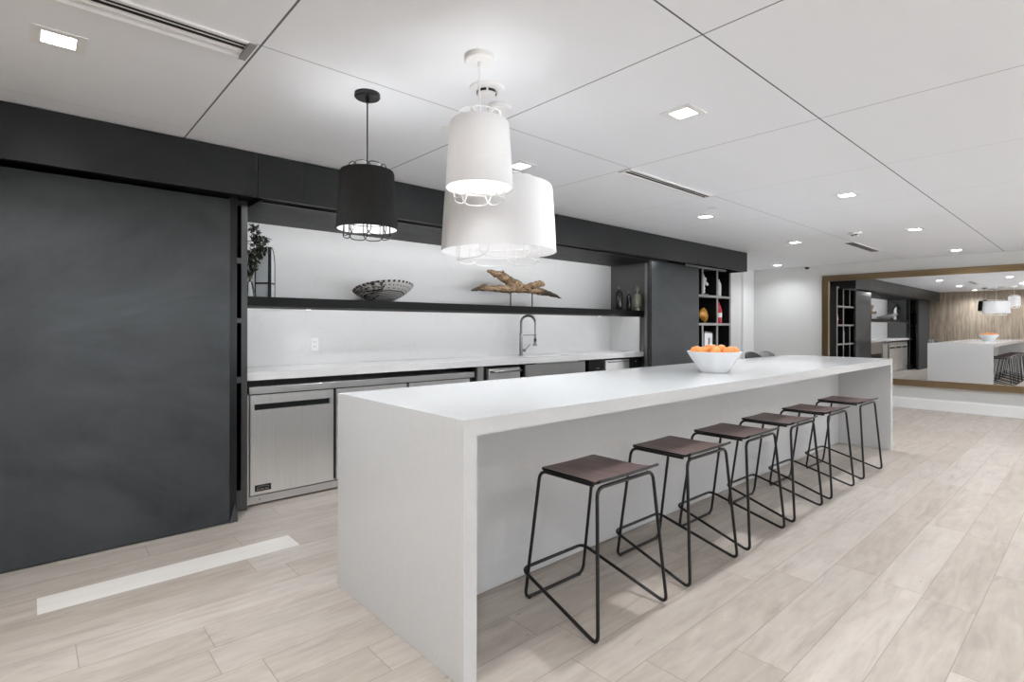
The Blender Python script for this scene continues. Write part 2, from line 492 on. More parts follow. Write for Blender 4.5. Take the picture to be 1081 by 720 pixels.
# niche: backsplash, returns, soffit, shelf
t = thing('backsplash', 'white stone slab backsplash of the sink niche with far return', 'backsplash', (3.6, 4.70, .98))
build('slab', B((1.169, 6.098, 4.70, 4.748, .981, 2.2)), M['splash'], parent=t)
build('return_slab', B((6.08, 6.098, 4.215, 4.699, .981, 1.459)), M['splash'], parent=t)
t = thing('niche_side_panel', 'grey metal side panel closing the far end of the sink niche', 'panel', (6.13, 4.4, .01))
tag(build('niche_side_panel', B((1.1655, 1.1675, 4.21, 4.70, .002, 2.16)), M['sidepanel'], origin=(1.166, 4.4, .002)), 'grey metal side panel closing the near end of the sink niche beside the plant', 'panel')
build('panel', B((6.1, 6.16, 4.145, 4.74, .01, 2.2)), M['sidepanel'], parent=t)
build('edge_strip', B((6.1, 6.13, 4.1, 4.144, .01, 2.2)), M['greyframe'], parent=t)
bm = B((1.168, 6.098, 3.79, 4.699, 2.162, 2.2))
tag(build('niche_soffit', bm, M['blackwood'], origin=(3.6, 4.17, 2.162)), 'black panel closing the top of the sink niche, behind the fascia', 'soffit')
t = thing('niche_shelf', 'long black floating shelf across the niche holding the driftwood', 'shelf', (3.6, 4.15, 1.46))
build('board', B((1.169, 6.098, 4.15, 4.699, 1.461, 1.530)), M['shelf'], parent=t, bevel=.002)

# worktop with sink cut-out
t = thing('kitchen_counter', 'long white quartz counter along the back wall with sink cut out', 'counter', (3.6, 4.42, .92))
sx0, sx1, sy0, sy1 = 4.12, 4.80, 4.20, 4.44
build('worktop', B((1.168, sx0, 4.14, 4.699, .921, .98), (sx1, 6.078, 4.14, 4.699, .921, .98), (sx0, sx1, 4.14, sy0, .921, .98), (sx0, sx1, sy1, 4.699, .921, .98)), M['worktop'], parent=t)
bm = bmesh.new()
a = .012
box(bm, sx0-a, sx1+a, sy0-a, sy1+a, .74, .752)
for q in ((sx0-a, sx0, sy0-a, sy1+a), (sx1, sx1+a, sy0-a, sy1+a), (sx0, sx1, sy0-a, sy0), (sx0, sx1, sy1, sy1+a)):
    box(bm, q[0], q[1], q[2], q[3], .752, .9205)
sink = build('undermount_sink', bm, M['steel2'], origin=(4.46, 4.32, .74))
tag(sink, 'stainless undermount sink bowl below the spring faucet', 'sink')

# faucet
FX, FY, FZ = 4.224, 4.54, .98
t = thing('kitchen_faucet', 'tall brushed spring-neck faucet standing behind the sink', 'faucet', (FX, FY, FZ))
bm = bmesh.new(); lathe(bm, [(.028, 0), (.028, .012), (.02, .016), (.02, .15), (.018, .155), (.018, .26), (.014, .265)], (FX, FY, FZ), 20)
build('body', bm, M['chrome'], parent=t, smooth=True)
ux, uy = .88, -.47
def fp(s_, z): return (FX+ux*s_, FY+uy*s_, FZ+z)
bm = bmesh.new()
arc = [fp(0, .26), fp(0, .38)]+[fp(.085-.085*math.cos(q), .375+.085*math.sin(q)) for q in [PI*k/12 for k in range(1, 12)]]+[fp(.17, .38), fp(.17, .22)]
tube(bm, arc, .009, 10)
build('hose', bm, M['chrome'], parent=t, smooth=True)
bm = bmesh.new()
coil = []
path = arc[:-1]
N = 46
def along(u):
    L = [(Vector(path[i+1])-Vector(path[i])).length for i in range(len(path)-1)]; T = sum(L)*u
    for i, l in enumerate(L):
        if T <= l or i == len(L)-1:
            f = min(1, T/l); a_, b_ = Vector(path[i]), Vector(path[i+1]); return a_.lerp(b_, f), (b_-a_).normalized()
        T -= l
side = Vector((-uy, ux, 0))
for k in range(N*6+1):
    p_, d_ = along(k/(N*6)*.97)
    a_ = side; b_ = d_.cross(a_)
    q = 2*PI*k/6
    coil.append(p_+(a_*math.cos(q)+b_*math.sin(q))*.0135)
tube(bm, coil, .003, 5)
build('spring', bm, M['chrome'], parent=t, smooth=True)
bm = bmesh.new(); c0 = fp(.17, .11)
lathe(bm, [(.020, 0), (.028, .004), (.017, .03), (.015, .05), (.015, .11), (.010, .115)], c0, 16)
build('spray_head', bm, M['chrome'], parent=t, smooth=True)
bm = bmesh.new(); lathe(bm, [(.0158, .05), (.0158, .085)], c0, 16)
build('grip', bm, M['black'], parent=t, smooth=True)
bm = bmesh.new(); tube(bm, [fp(.0, .235), fp(.15, .235)], .006, 8); lathe(bm, [(.0165, .226), (.0165, .244)], fp(.17, 0), 14)
build('support_arm', bm, M['chrome'], parent=t, smooth=True)
bm = bmesh.new(); tube(bm, [fp(.015, .06), fp(.055, .06)], .017, 12); tube(bm, [fp(.05, .062), fp(.11, .13)], .006, 8)
build('lever', bm, M['chrome'], parent=t, smooth=True)

# outlet on the backsplash
t = thing('wall_outlet', 'small white electrical outlet on the white backsplash, left of the sink', 'outlet', (1.882, 4.70, 1.154))
build('cover_plate', B((1.848, 1.916, 4.694, 4.6995, 1.096, 1.212)), M['white'], parent=t, bevel=.001)
for zc in (1.133, 1.175):
    s_ = build('socket', B((1.866, 1.898, 4.6925, 4.6938, zc-.015, zc+.015)), M['trimwhite'], parent=t)
    build('slots', B((1.874, 1.876, 4.6915, 4.6923, zc-.006, zc+.008), (1.888, 1.890, 4.6915, 4.6923, zc-.006, zc+.008)), M['slot'], parent=s_)

# undercounter refrigerator, three doors
YK = 4.173
t = thing('undercounter_refrigerator', 'stainless three-door undercounter refrigerator below the counter, left end', 'refrigerator', (2.22, 4.4, .005))
build('cabinet_body', B((1.182, 3.262, 4.205, 4.69, .01, .815)), M['steel2'], parent=t)
build('top_rail', B((1.196, 3.262, YK+.005, 4.69, .816, .868)), M['steel2'], parent=t, bevel=.002)
build('gasket', B((1.20, 3.255, 4.196, 4.2045, .085, .815)), M['slot'], parent=t)
build('left_post', B((1.182, 1.196, YK+.01, 4.2045, .012, .815)), M['steel2'], parent=t)
build('kick_plate', B((1.197, 3.262, YK+.008, 4.2045, .014, .070)), M['steel2'], parent=t)
build('kick_screw', B((1.262, 1.270, YK+.005, YK+.0075, .040, .048)), M['slot'], parent=t)
ds = [(1.2015, 1.826), (1.852, 2.50), (2.526, 3.20)]
for i, (a, b) in enumerate(ds):
    dr = build('door', B((a, a+.028, YK, 4.1955, .080, .808), (b-.028, b, YK, 4.1955, .080, .808), (a+.028, b-.028, YK, 4.1955, .080, .697), (a+.028, b-.028, YK, 4.1955, .742, .808)), M['steel'], parent=t)
    build('handle_recess', B((a+.0285, b-.0285, YK+.018, 4.195, .6975, .7415), (a+.032, b-.032, YK-.001, YK+.0175, .731, .7412)), M['slot'], parent=dr)
    if i == 0:
        bd = build('badge', B((1.232, 1.345, YK-.004, YK-.0005, .104, .150)), M['black'], parent=dr)
        bm = bmesh.new()
        pts = [(1.245+.087*k/12, YK-.0046, .134+.007*math.sin(PI*k/12)) for k in range(13)]
        tube(bm, pts, .0016, 5)
        for k, w_ in enumerate((.008, .006, .009, .005, .008, .007)):
            x_ = 1.246+k*.0145
            box(bm, x_, x_+w_, YK-.006, YK-.0042, .113, .123)
        build('badge_marks', bm, M['greyframe'], parent=bd)
bm = bmesh.new(); lathe(bm, [(.006, 0), (.006, .012)], (2.51, YK-.002, .805), 10)
build('hinge_pin', bm, M['slot'], parent=t)

def cab(name, x0, x1, label, cat, mat, zt=.915, y0=4.205):
    t = thing(name, label, cat, ((x0+x1)/2, 4.45, .01))
    build('body', B((x0, x1, y0, 4.69, .09, zt)), M['blackwood'], parent=t)
    build('kick_board', B((x0, x1, y0+.05, 4.60, .01, .0895)), M['blackwood'], parent=t)
    return t
t = cab('filler_cabinet', 3.268, 3.42, 'narrow grey filler panel to the right of the three-door refrigerator', 'cabinet', None)
build('front_panel', B((3.30, 3.375, YK+.004, 4.2045, .095, .912)), M['apron'], parent=t)
t = cab('undercounter_dishwasher', 3.424, 3.89, 'shiny stainless undercounter dishwasher with protruding bar handle, left of the sink', 'dishwasher', None, .90)
build('door', B((3.435, 3.862, 4.165, 4.2045, .095, .885)), M['steel'], parent=t, bevel=.003)
bm = bmesh.new(); tube(bm, fillet([(3.46, 4.164, .858), (3.46, 4.115, .858), (3.84, 4.115, .858), (3.84, 4.164, .858)], .02), .011, 10)
build('handle', bm, M['chrome'], parent=t, smooth=True)
build('control_panel', B((3.47, 3.83, 4.1605, 4.1645, .875, .884)), M['steel2'], parent=t)
t = cab('sink_cabinet', 3.894, 5.0, 'wide black sink base cabinet with dull grey steel front', 'cabinet', None, .735)
build('front_panel', B((3.948, 4.924, YK, 4.2045, .60, .905)), M['apron'], parent=t)
for a, b in ((3.948, 4.433), (4.439, 4.924)):
    dr = build('door', B((a, b, YK+.005, 4.2045, .10, .594)), M['blackwood'], parent=t)
    build('handle', B(((a+b)/2-.06, (a+b)/2+.06, YK-.02, YK+.004, .555, .567)), M['darkframe'], parent=dr)
t = cab('base_cabinet', 5.004, 5.296, 'narrow black base cabinet to the right of the sink', 'cabinet', None)
dr = build('door', B((5.008, 5.292, YK+.015, 4.2045, .10, .905)), M['blackwood'], parent=t)
build('handle', B((5.12, 5.19, YK-.01, YK+.014, .80, .812)), M['darkframe'], parent=dr)
t = cab('steel_drawer_unit', 5.30, 5.79, 'small stainless drawer unit near the far end of the counter', 'drawers', None)
build('drawer', B((5.302, 5.788, YK-.01, 4.2045, .70, .895)), M['steel'], parent=t, bevel=.003)
build('drawer', B((5.302, 5.788, YK-.01, 4.2045, .40, .692)), M['steel'], parent=t, bevel=.003)
build('drawer', B((5.302, 5.788, YK-.01, 4.2045, .10, .392)), M['steel'], parent=t, bevel=.003)
build('handle', B((5.34, 5.75, YK-.035, YK-.0105, .868, .885)), M['chrome'], parent=t)
t = cab('base_cabinet', 5.794, 6.095, 'black base cabinet in the far corner of the counter beside the sliding door', 'cabinet', None)
dr = build('door', B((5.80, 6.09, YK+.015, 4.2045, .10, .905)), M['blackwood'], parent=t)
bm = bmesh.new(); sphere(bm, (5.95, YK+.004, .86), .011)
build('knob', bm, M['greyframe'], parent=dr, smooth=True)

# ------------------------------------------------------------------ island
X0, X1, Y0, Y1, H, T = 1.174, 6.922, 1.567, 2.629, .974, .0623
t = thing('kitchen_island', 'long white waterfall kitchen island in the middle of the room', 'island', ((X0+X1)/2, (Y0+Y1)/2, 0))
def prism_y(sec, y0, y1):
    bm = bmesh.new()
    A = [bm.verts.new((x, y0, z)) for x, z in sec]; Bq = [bm.verts.new((x, y1, z)) for x, z in sec]
    bm.faces.new(A); bm.faces.new(Bq[::-1])
    for k in range(len(sec)): bm.faces.new((A[k-1], A[k], Bq[k], Bq[k-1]))
    return bm
build('countertop', prism_y([(X0, H), (X1, H), (X1-T, H-T), (X0+T, H-T)], Y0, Y1), M['quartz'], parent=t)
build('waterfall_panel', prism_y([(X0, .001), (X0, H), (X0+T, H-T), (X0+T, .001)], Y0, Y1), M['quartz'], parent=t)
build('waterfall_panel', prism_y([(X1, .001), (X1, H), (X1-T, H-T), (X1-T, .001)], Y0, Y1), M['quartz'], parent=t)
build('base_panel', B((X0+T+.0005, X1-T-.0005, 2.067, 2.26, .004, H-T-.0005)), M['quartz'], parent=t)

# ------------------------------------------------------------------ stools
def make_stool():
    t = thing('bar_stool', 'x', 'stool', (0, 0, 0), 0, 'wire-frame stools along the island')
    r = .0082
    # rear runner: floor bar, rear legs and side rails in one bent rod
    bm = bmesh.new()
    zs = .6385
    pts = [(-.199, -.150, zs), (-.198, .170, zs), (-.212, .258, r), (.212, .258, r), (.198, .170, zs), (.199, -.150, zs)]
    tube(bm, fillet(pts, .045, 7), r, 10)
    build('rear_frame', bm, M['rod'], parent=t, smooth=60, world=False)
    bm = bmesh.new()
    zf = zs-.006
    pts = [(-.205, -.176, zf), (-.255, -.222, r), (-.222, .268, .150), (.222, .268, .150), (.255, -.222, r), (.205, -.176, zf)]
    tube(bm, fillet(pts, .042, 7, closed=True), r, 10, closed=True)
    build('front_frame', bm, M['rod'], parent=t, smooth=60, world=False)
    # moulded seat: flat with the front edge rolled up
    prof = [(.172, .6405), (.165, .6415), (.10, .6410), (.0, .6405), (-.10, .6410), (-.150, .6440), (-.172, .648), (-.190, .655), (-.205, .664)]
    th = .012
    bm = bmesh.new(); nx = 12
    def hw(y): return .192 + (.0 if y > -.12 else (-.12-y)/.083*.034)
    top, bot = [], []
    for i, (y, z) in enumerate(prof):
        a = prof[max(0, i-1)]; b = prof[min(len(prof)-1, i+1)]
        ny, nz = (b[1]-a[1]), -(b[0]-a[0]); l = math.hypot(ny, nz); ny, nz = ny/l, nz/l
        if nz < 0: ny, nz = -ny, -nz
        w = hw(y)
        if i == len(prof)-1: w -= .012
        if i == 0: w -= .010
        rt, rb = [], []
        for k in range(nx+1):
            x = -w+2*w*k/nx
            dz = -.003*(1-(x/w)**2)
            rt.append(bm.verts.new((x, y+ny*th, z+nz*th+dz))); rb.append(bm.verts.new((x, y, z+dz)))
        top.append(rt); bot.append(rb)
    for i in range(len(prof)-1):
        for k in range(nx):
            bm.faces.new((top[i][k], top[i][k+1], top[i+1][k+1], top[i+1][k]))
            bm.faces.new((bot[i][k+1], bot[i][k], bot[i+1][k], bot[i+1][k+1]))
        bm.faces.new((top[i][0], top[i+1][0], bot[i+1][0], bot[i][0])).material_index = 1
        bm.faces.new((top[i+1][nx], top[i][nx], bot[i][nx], bot[i+1][nx])).material_index = 1
    for k in range(nx):
        bm.faces.new((top[0][k+1], top[0][k], bot[0][k], bot[0][k+1])).material_index = 1
        bm.faces.new((top[-1][k], top[-1][k+1], bot[-1][k+1], bot[-1][k])).material_index = 1
    build('seat', bm, [M['seat'], M['rod']], parent=t, smooth=40, world=False)
    for sx in (-.212, .212):
        bm = bmesh.new(); lathe(bm, [(.0085, 0), (.0085, .004)], (sx*.86, .258, 0.0), 10)
        build('foot_glide', bm, M['slot'], parent=t, world=False)
    return t
st = make_stool()
labs = ['bar stool nearest the camera, at the near end of the island',
        'second bar stool from the near end of the island',
        'third bar stool from the near end of the island',
        'fourth bar stool from the near end, third from the mirror wall',
        'fifth bar stool from the near end, next to the last one',
        'last bar stool, at the far end of the island by its end panel']
for i, x in enumerate((1.99, 2.712, 3.373, 4.046, 4.766, 5.564)):
    o = st if i == 0 else copy_tree(st)
    o.location = (x, 1.622, 0.0004); o['label'] = labs[i]
    o.rotation_euler = (0, 0, (0, .0, .006, -.004, -.01, -.012)[i])

# two low-backed stools tucked under the kitchen side of the island
def low_back_stool(cx, label, mback):
    cy = 2.50
    t = thing('low_back_stool', label, 'stool', (cx, cy, 0), 0, 'low-backed stools on the kitchen side of the island')
    bm = bmesh.new()
    lathe(bm, [(.05, .650), (.165, .655), (.175, .675), (.165, .695), (.05, .70)], (cx, cy-.03, 0), 28)
    build('seat', bm, M['darkframe'], parent=t, smooth=True)
    def arc(u, k=0): return (cx+.168*u, 2.652+.045*(1-u*u)+k)
    bm = bmesh.new()
    for k in range(15):
        u = -1+2*k/14; x_, y_ = arc(u)
        top_ = 1.034-.040*abs(u)**3
        tube(bm, [(x_*.8+cx*.2, y_-.02, .80), (x_, y_, .88), (x_, y_, top_)], [.006, .009, .0105], 6)
    build('ribbed_back', bm, mback, parent=t, smooth=True)
    bm = bmesh.new()
    tube(bm, [(*arc(-1.04+2.08*k/20), .1*0+1.026-.046*abs(-1+2*k/20)**3) for k in range(21)], .012, 8)
    build('top_rail', bm, mback, parent=t, smooth=True)
    for sx in (-1, 1):
        bm = bmesh.new(); tube(bm, fillet([(cx+sx*.11, cy-.03, .668), (cx+sx*.13, cy+.13, .70), (cx+sx*.142, cy+.128, .80)], .03), .009, 8)
        build('back_support', bm, M['rod'], parent=t, smooth=True)
        for sy in (-1, 1):
            bm = bmesh.new(); tube(bm, [(cx+sx*.10, cy-.03+sy*.10, .654), (cx+sx*.155, cy+sy*.17, .001)], .009, 8)
            build('leg', bm, M['rod'], parent=t, smooth=True)
    bm = bmesh.new(); tube(bm, [(cx+.185*math.cos(2*PI*k/28), cy-.012+.185*math.sin(2*PI*k/28), .22) for k in range(28)], .007, 8, closed=True)
    build('foot_ring', bm, M['rod'], parent=t, smooth=True)
M['greymetal'] = simple('brushed_grey_metal', (.30, .30, .30), .35, .6, .1)
low_back_stool(5.98, 'dark low-backed stool behind the island, left of the lighter grey one', M['darkframe'])
low_back_stool(6.365, 'lighter grey low-backed stool behind the island, nearer the mirror', M['greymetal'])

# ------------------------------------------------------------------ fruit bowl with oranges
bx, by = 3.83, 1.988
bm = bmesh.new()
lathe(bm, [(.094, .0), (.10, .006), (.118, .034), (.150, .082), (.180, .126), (.196, .152), (.199, .158), (.192, .158), (.186, .148), (.170, .122), (.140, .080), (.108, .036), (.09, .014)], (0, 0, 0), 48)
o = build('fruit_bowl', bm, M['ceramic'], origin=(bx, by, H+.0005), smooth=50, world=False)
tag(o, 'white ceramic bowl on the island filled with oranges', 'bowl')
r = .0375
bm = bmesh.new(); sphere(bm, (0, 0, 0), r, 20, 14, (1, 1, .94))
base = build('orange', bm, M['orange'], origin=(0, 0, 0), smooth=True, world=False)
bm = bmesh.new(); lathe(bm, [(.004, .0345), (.003, .0365)], (0, 0, 0), 8)
cal = build('calyx', bm, M['leafstem'], parent=base, world=False)
spots = []
def ring(n, R, z, ph=0, nm=''):
    for k in range(n):
        a_ = 2*PI*k/n+ph; spots.append((bx+R*math.cos(a_), by+R*math.sin(a_), z))
ring(3, .047, H+.055, .4)
ring(7, .101, H+.100, .1)
ring(2, .0385, H+.122, 1.2)
ring(9, .137, H+.158, .2)
ring(3, .050, H+.172, .7)
for i, p in enumerate(spots):
    o = base if i == 0 else copy_tree(base)
    o.location = p
    o.rotation_euler = (random.uniform(-1.2, 1.2), random.uniform(-1.2, 1.2), random.uniform(0, 6))
    tag(o, 'ripe orange among the oranges heaped in the white bowl', 'orange', 'oranges in the white bowl')

# ------------------------------------------------------------------ shelf decor
ZS = 1.5305
# patterned bowl
bm = bmesh.new()
lathe(bm, [(.075, .0), (.10, .003), (.16, .028), (.215, .060), (.255, .092), (.272, .110), (.268, .113), (.25, .097), (.21, .066), (.155, .035), (.08, .010)], (0, 0, 0), 56)
o = build('patterned_bowl', bm, M['basket'], origin=(2.40, 4.392, ZS+.020), smooth=60, world=False); o.rotation_euler = (math.radians(-13), 0, 0)
tag(o, 'black and white patterned bowl on the niche shelf left of the driftwood', 'bowl')

# driftwood on stand
t = thing('driftwood_sculpture', 'brown driftwood sculpture on two metal posts standing on the niche shelf', 'sculpture', (4.06, 4.42, ZS))
build('base_plate', B((3.74, 4.33, 4.35, 4.49, ZS, ZS+.008)), M['black'], parent=t)
for x_ in (3.955, 4.285):
    bm = bmesh.new(); tube(bm, [(x_, 4.42, ZS+.008), (x_, 4.42, 1.72)], .007, 8); build('post', bm, M['darkframe'], parent=t, smooth=True)
def limb(bm, pts, rad, seed, flat=.62):
    rnd = random.Random(seed)
    P = [Vector(p) for p in pts]
    Q, R_ = [], []
    n = len(P)
    for i in range(n-1):
        for k in range(6):
            u = k/6
            a_ = P[max(0, i-1)]; b_ = P[i]; c_ = P[i+1]; d_ = P[min(n-1, i+2)]
            q = .5*((2*b_)+(-a_+c_)*u+(2*a_-5*b_+4*c_-d_)*u*u+(-a_+3*b_-3*c_+d_)*u**3)
            Q.append(q+Vector((rnd.uniform(-1, 1), rnd.uniform(-1, 1), rnd.uniform(-1, 1)))*.006)
            R_.append((rad[i]*(1-u)+rad[i+1]*u)*rnd.uniform(.9, 1.12))
    Q.append(P[-1]); R_.append(rad[-1])
    m0 = len(bm.verts); tube(bm, Q, R_, 10)
    bm.verts.ensure_lookup_table()
    for v in list(bm.verts)[m0:]:
        v.co += Vector((rnd.uniform(-1, 1), rnd.uniform(-1, 1), rnd.uniform(-1, 1)))*.003
Yd_ = 4.42
bm = bmesh.new()
limb(bm, [(3.44, Yd_+.03, 1.688), (3.56, Yd_+.02, 1.715), (3.72, Yd_, 1.722), (3.90, Yd_, 1.722), (4.08, Yd_, 1.735), (4.24, Yd_-.01, 1.735)], [.008, .024, .032, .042, .048, .038], 1)
limb(bm, [(4.15, Yd_, 1.735), (4.28, Yd_-.02, 1.725), (4.42, Yd_-.03, 1.712), (4.56, Yd_-.03, 1.690), (4.74, Yd_-.03, 1.652)], [.040, .040, .036, .026, .004], 2)
limb(bm, [(4.18, Yd_, 1.738), (4.06, Yd_+.01, 1.775), (3.95, Yd_+.02, 1.815), (3.84, Yd_+.03, 1.865), (3.76, Yd_+.03, 1.885), (3.66, Yd_+.04, 1.91)], [.036, .052, .052, .046, .034, .014], 3)
limb(bm, [(4.12, Yd_-.02, 1.745), (4.24, Yd_-.05, 1.775), (4.34, Yd_-.06, 1.80), (4.41, Yd_-.06, 1.805)], [.030, .036, .040, .022], 4)
limb(bm, [(3.88, Yd_+.02, 1.85), (3.87, Yd_+.02, 1.90), (3.86, Yd_+.03, 1.925)], [.022, .014, .006], 5)
limb(bm, [(3.50, Yd_+.02, 1.705), (3.56, Yd_-.01, 1.745), (3.60, Yd_-.02, 1.755)], [.012, .012, .004], 6)
build('driftwood', bm, M['drift'], parent=t, smooth=60)

# bottle pair and artichoke ornament
def bottle(name, label, x, y, h, w, mat, studs=False):
    t = thing(name, label, 'bottle', (x, y, ZS))
    bm = bmesh.new(); s_ = h/.31
    lathe(bm, [(w*.92, 0), (w, .01*s_), (w, .205*s_), (w*.86, .232*s_), (w*.45, .25*s_), (w*.32, .262*s_), (w*.32, .275*s_)], (x, y, ZS), 24)
    build('body', bm, mat, parent=t, smooth=50)
    bm = bmesh.new(); lathe(bm, [(w*.36, .276*s_), (w*.42, .285*s_), (w*.40, .30*s_), (w*.15, .312*s_)], (x, y, ZS), 16)
    build('stopper', bm, M['chrome'], parent=t, smooth=50)
    if studs:
        bm = bmesh.new()
        for j in range(9):
            for k in range(14):
                a_ = 2*PI*(k+.5*(j % 2))/14
                sphere(bm, (x+(w+.001)*math.cos(a_), y+(w+.001)*math.sin(a_), ZS+.02+j*.021), .0045, 6, 4)
        build('studs', bm, M['darkframe'], parent=t, smooth=True)['kind'] = 'stuff'
M['blackglass'] = simple('black_glazed_glass', (.004, .004, .004), .12, 0, .1)
bottle('studded_bottle', 'tall black studded bottle on the niche shelf, left of the smaller black bottle', 5.80, 4.34, .315, .052, M['blackglass'], True)
bottle('black_bottle', 'smaller black bottle on the niche shelf, between studded bottle and pale artichoke', 5.935, 4.28, .255, .034, M['blackglass'])
t = thing('artichoke_ornament', 'pale green artichoke ornament at the far right end of the niche shelf', 'ornament', (6.02, 4.20, ZS))
M['arti'] = simple('grey_green_ornament', rgb(146, 148, 128), .5, 0, .35, 30)
bm = bmesh.new(); lathe(bm, [(.030, 0), (.034, .01), (.02, .03), (.02, .045)], (6.02, 4.20, ZS), 16); build('foot', bm, M['arti'], parent=t, smooth=True)
bm = bmesh.new()
lathe(bm, [(.018, .045), (.042, .08), (.046, .13), (.034, .18), (.015, .215)], (6.02, 4.20, ZS), 16)
for j in range(8):
    for k in range(9):
        a_ = 2*PI*(k+.5*(j % 2))/9; z_ = ZS+.06+.021*j
        R_ = .043*math.sin(PI*(.22+.62*(j+1)/10))+.006
        p_ = Vector((6.02+R_*math.cos(a_), 4.20+R_*math.sin(a_), z_))
        m0 = Matrix.Translation(p_) @ Matrix.Rotation(a_, 4, 'Z') @ Matrix.Rotation(-.35, 4, 'Y') @ Matrix.Diagonal((.35, .9, 1.3, 1))
        bmesh.ops.create_icosphere(bm, subdivisions=1, radius=.013, matrix=m0)
build('scales', bm, M['arti'], parent=t, smooth=True)
bm = bmesh.new()
for k in range(7):
    a_ = 2*PI*k/7
    tube(bm, [(6.02, 4.20, ZS+.21), (6.02+.008*math.cos(a_), 4.20+.008*math.sin(a_), ZS+.26), (6.02+.026*math.cos(a_), 4.20+.026*math.sin(a_), ZS+.30+.025*(k % 3))], [.006, .005, .0012], 5)
build('tuft', bm, M['arti'], parent=t, smooth=True)

# arched folding mirror ornament
t = thing('arched_mirror_ornament', 'small black-framed arched folding mirror on the niche shelf beside the plant', 'ornament', (1.405, 4.44, ZS))
def leaf_arch(p0, p1, hinge_right, h_hi, h_lo, mat_g):
    """half gothic arch leaf between two floor points"""
    p0, p1 = Vector(p0), Vector(p1)
    lo, hi = (p0, p1) if hinge_right else (p1, p0)
    out = [lo+Vector((0, 0, 0)), lo+Vector((0, 0, h_lo))]
    for k in range(1, 9):
        q = k/8
        out.append(lo.lerp(hi, 1-math.cos(q*PI/2)*1.0)+Vector((0, 0, h_lo+(h_hi-h_lo)*math.sin(q*PI/2)**.9)))
    out.append(hi+Vector((0, 0, 0)))
    bm = bmesh.new(); tube(bm, [v+Vector((0, 0, .008)) for v in out], .0065, 6, closed=True)
    a_ = lo.lerp(hi, .0)+Vector((0, 0, .12)); b_ = hi+Vector((0, 0, .12)); tube(bm, [a_, b_], .008, 6)
    fr = build('leaf_frame', bm, M['black'], parent=t, smooth=True)
    d_ = (hi-lo).normalized().cross(Vector((0, 0, 1)))*.002
    bm = bmesh.new()
    A = [bm.verts.new(v+Vector((0, 0, .008))+d_) for v in out]; Bv = [bm.verts.new(v+Vector((0, 0, .008))-d_) for v in out]
    bm.faces.new(A); bm.faces.new(Bv[::-1])
    for k in range(len(A)): bm.faces.new((A[k-1], A[k], Bv[k], Bv[k-1]))
    build('mirror_pane', bm, mat_g, parent=fr)
M['pane'] = simple('pale_antique_mirror', rgb(222, 228, 232), .25, 0, .06, 30)
leaf_arch((1.325, 4.48, ZS), (1.400, 4.40, ZS), True, .395, .235, M['pane'])
leaf_arch((1.412, 4.40, ZS), (1.465, 4.47, ZS), False, .395, .235, M['pane'])

# trailing plant with wire vase
t = thing('potted_plant', 'leafy grey-green plant in a small wire vase at the left end of the niche shelf', 'plant', (1.27, 4.45, ZS))
bm = bmesh.new()
lathe(bm, [(.024, 0.004), (.030, .01), (.034, .05), (.02, .09), (.016, .12), (.018, .125)], (1.27, 4.45, ZS), 16)
build('vase', bm, M['pane'], parent=t, smooth=True)
bm = bmesh.new()
for k in range(6):
    a_ = 2*PI*k/6
    tube(bm, [(1.27+.05*math.cos(a_), 4.45+.05*math.sin(a_), ZS+.004), (1.27+.03*math.cos(a_), 4.45+.03*math.sin(a_), ZS+.09), (1.27+.02*math.cos(a_), 4.45+.02*math.sin(a_), ZS+.13)], .003, 5)
tube(bm, [(1.27+.05*math.cos(2*PI*k/16), 4.45+.05*math.sin(2*PI*k/16), ZS+.004) for k in range(16)], .0035, 5, closed=True)
build('wire_cage', bm, M['black'], parent=t, smooth=True)
rnd = random.Random(5)
stems = []
for k in range(9):
    a_ = rnd.uniform(0, 2*PI); L_ = rnd.uniform(.22, .48)
    top = Vector((1.275+rnd.uniform(-.03, .085), 4.44+rnd.uniform(-.09, .09), ZS+.1+L_))
    if k < 3: top = Vector((1.32+.02*k, 4.42-.02*k, ZS+.53-.05*k))
    mid = Vector((1.265, 4.45, ZS+.12)).lerp(top, .5)+Vector((rnd.uniform(-.02, .02), rnd.uniform(-.03, .03), .02))
    tip = top+Vector((rnd.uniform(.0, .05), rnd.uniform(-.04, .02), -rnd.uniform(.0, .14)))
    stems.append([Vector((1.27, 4.45, ZS+.11)), mid, top, tip])
bm = bmesh.new()
for s_ in stems: tube(bm, s_, [.0025, .002, .0016, .001], 5)
build('stems', bm, M['leaf'], parent=t, smooth=True)
bm = bmesh.new()
for s_ in stems:
    for j in range(26):
        u = rnd.uniform(.12, 1)*3*.999; i_ = int(u); p_ = s_[i_].lerp(s_[i_+1], u-i_)+Vector((rnd.uniform(-.022, .022), rnd.uniform(-.03, .03), rnd.uniform(-.012, .012)))
        if p_.x < 1.19: p_.x = 1.19+rnd.uniform(0, .02)
        rot = Matrix.Rotation(rnd.uniform(0, 6.28), 4, 'Z') @ Matrix.Rotation(rnd.uniform(-1.2, 1.2), 4, 'X')
        l_, w_ = rnd.uniform(.018, .030), rnd.uniform(.010, .015)
        vv = [Vector((0, -l_, 0)), Vector((w_, -l_*.2, .002)), Vector((w_*.7, l_*.6, .001)), Vector((0, l_, -.002)), Vector((-w_*.7, l_*.6, .001)), Vector((-w_, -l_*.2, .002))]
        tp = [bm.verts.new(p_+(rot @ v)) for v in vv]
        bt = [bm.verts.new(p_+(rot @ (v+Vector((0, 0, -.0012))))) for v in vv]
        bm.faces.new(tp); bm.faces.new(bt[::-1])
        for q in range(6): bm.faces.new((tp[q-1], tp[q], bt[q], bt[q-1]))
build('leaves', bm, M['leaf'], parent=t)

# ------------------------------------------------------------------ things in the far cubby shelf
def tag_simple(name, bm, mat, loc, label, cat, smooth=60):
    o = build(name, bm, mat, origin=loc, smooth=smooth, world=False); return tag(o, label, cat)
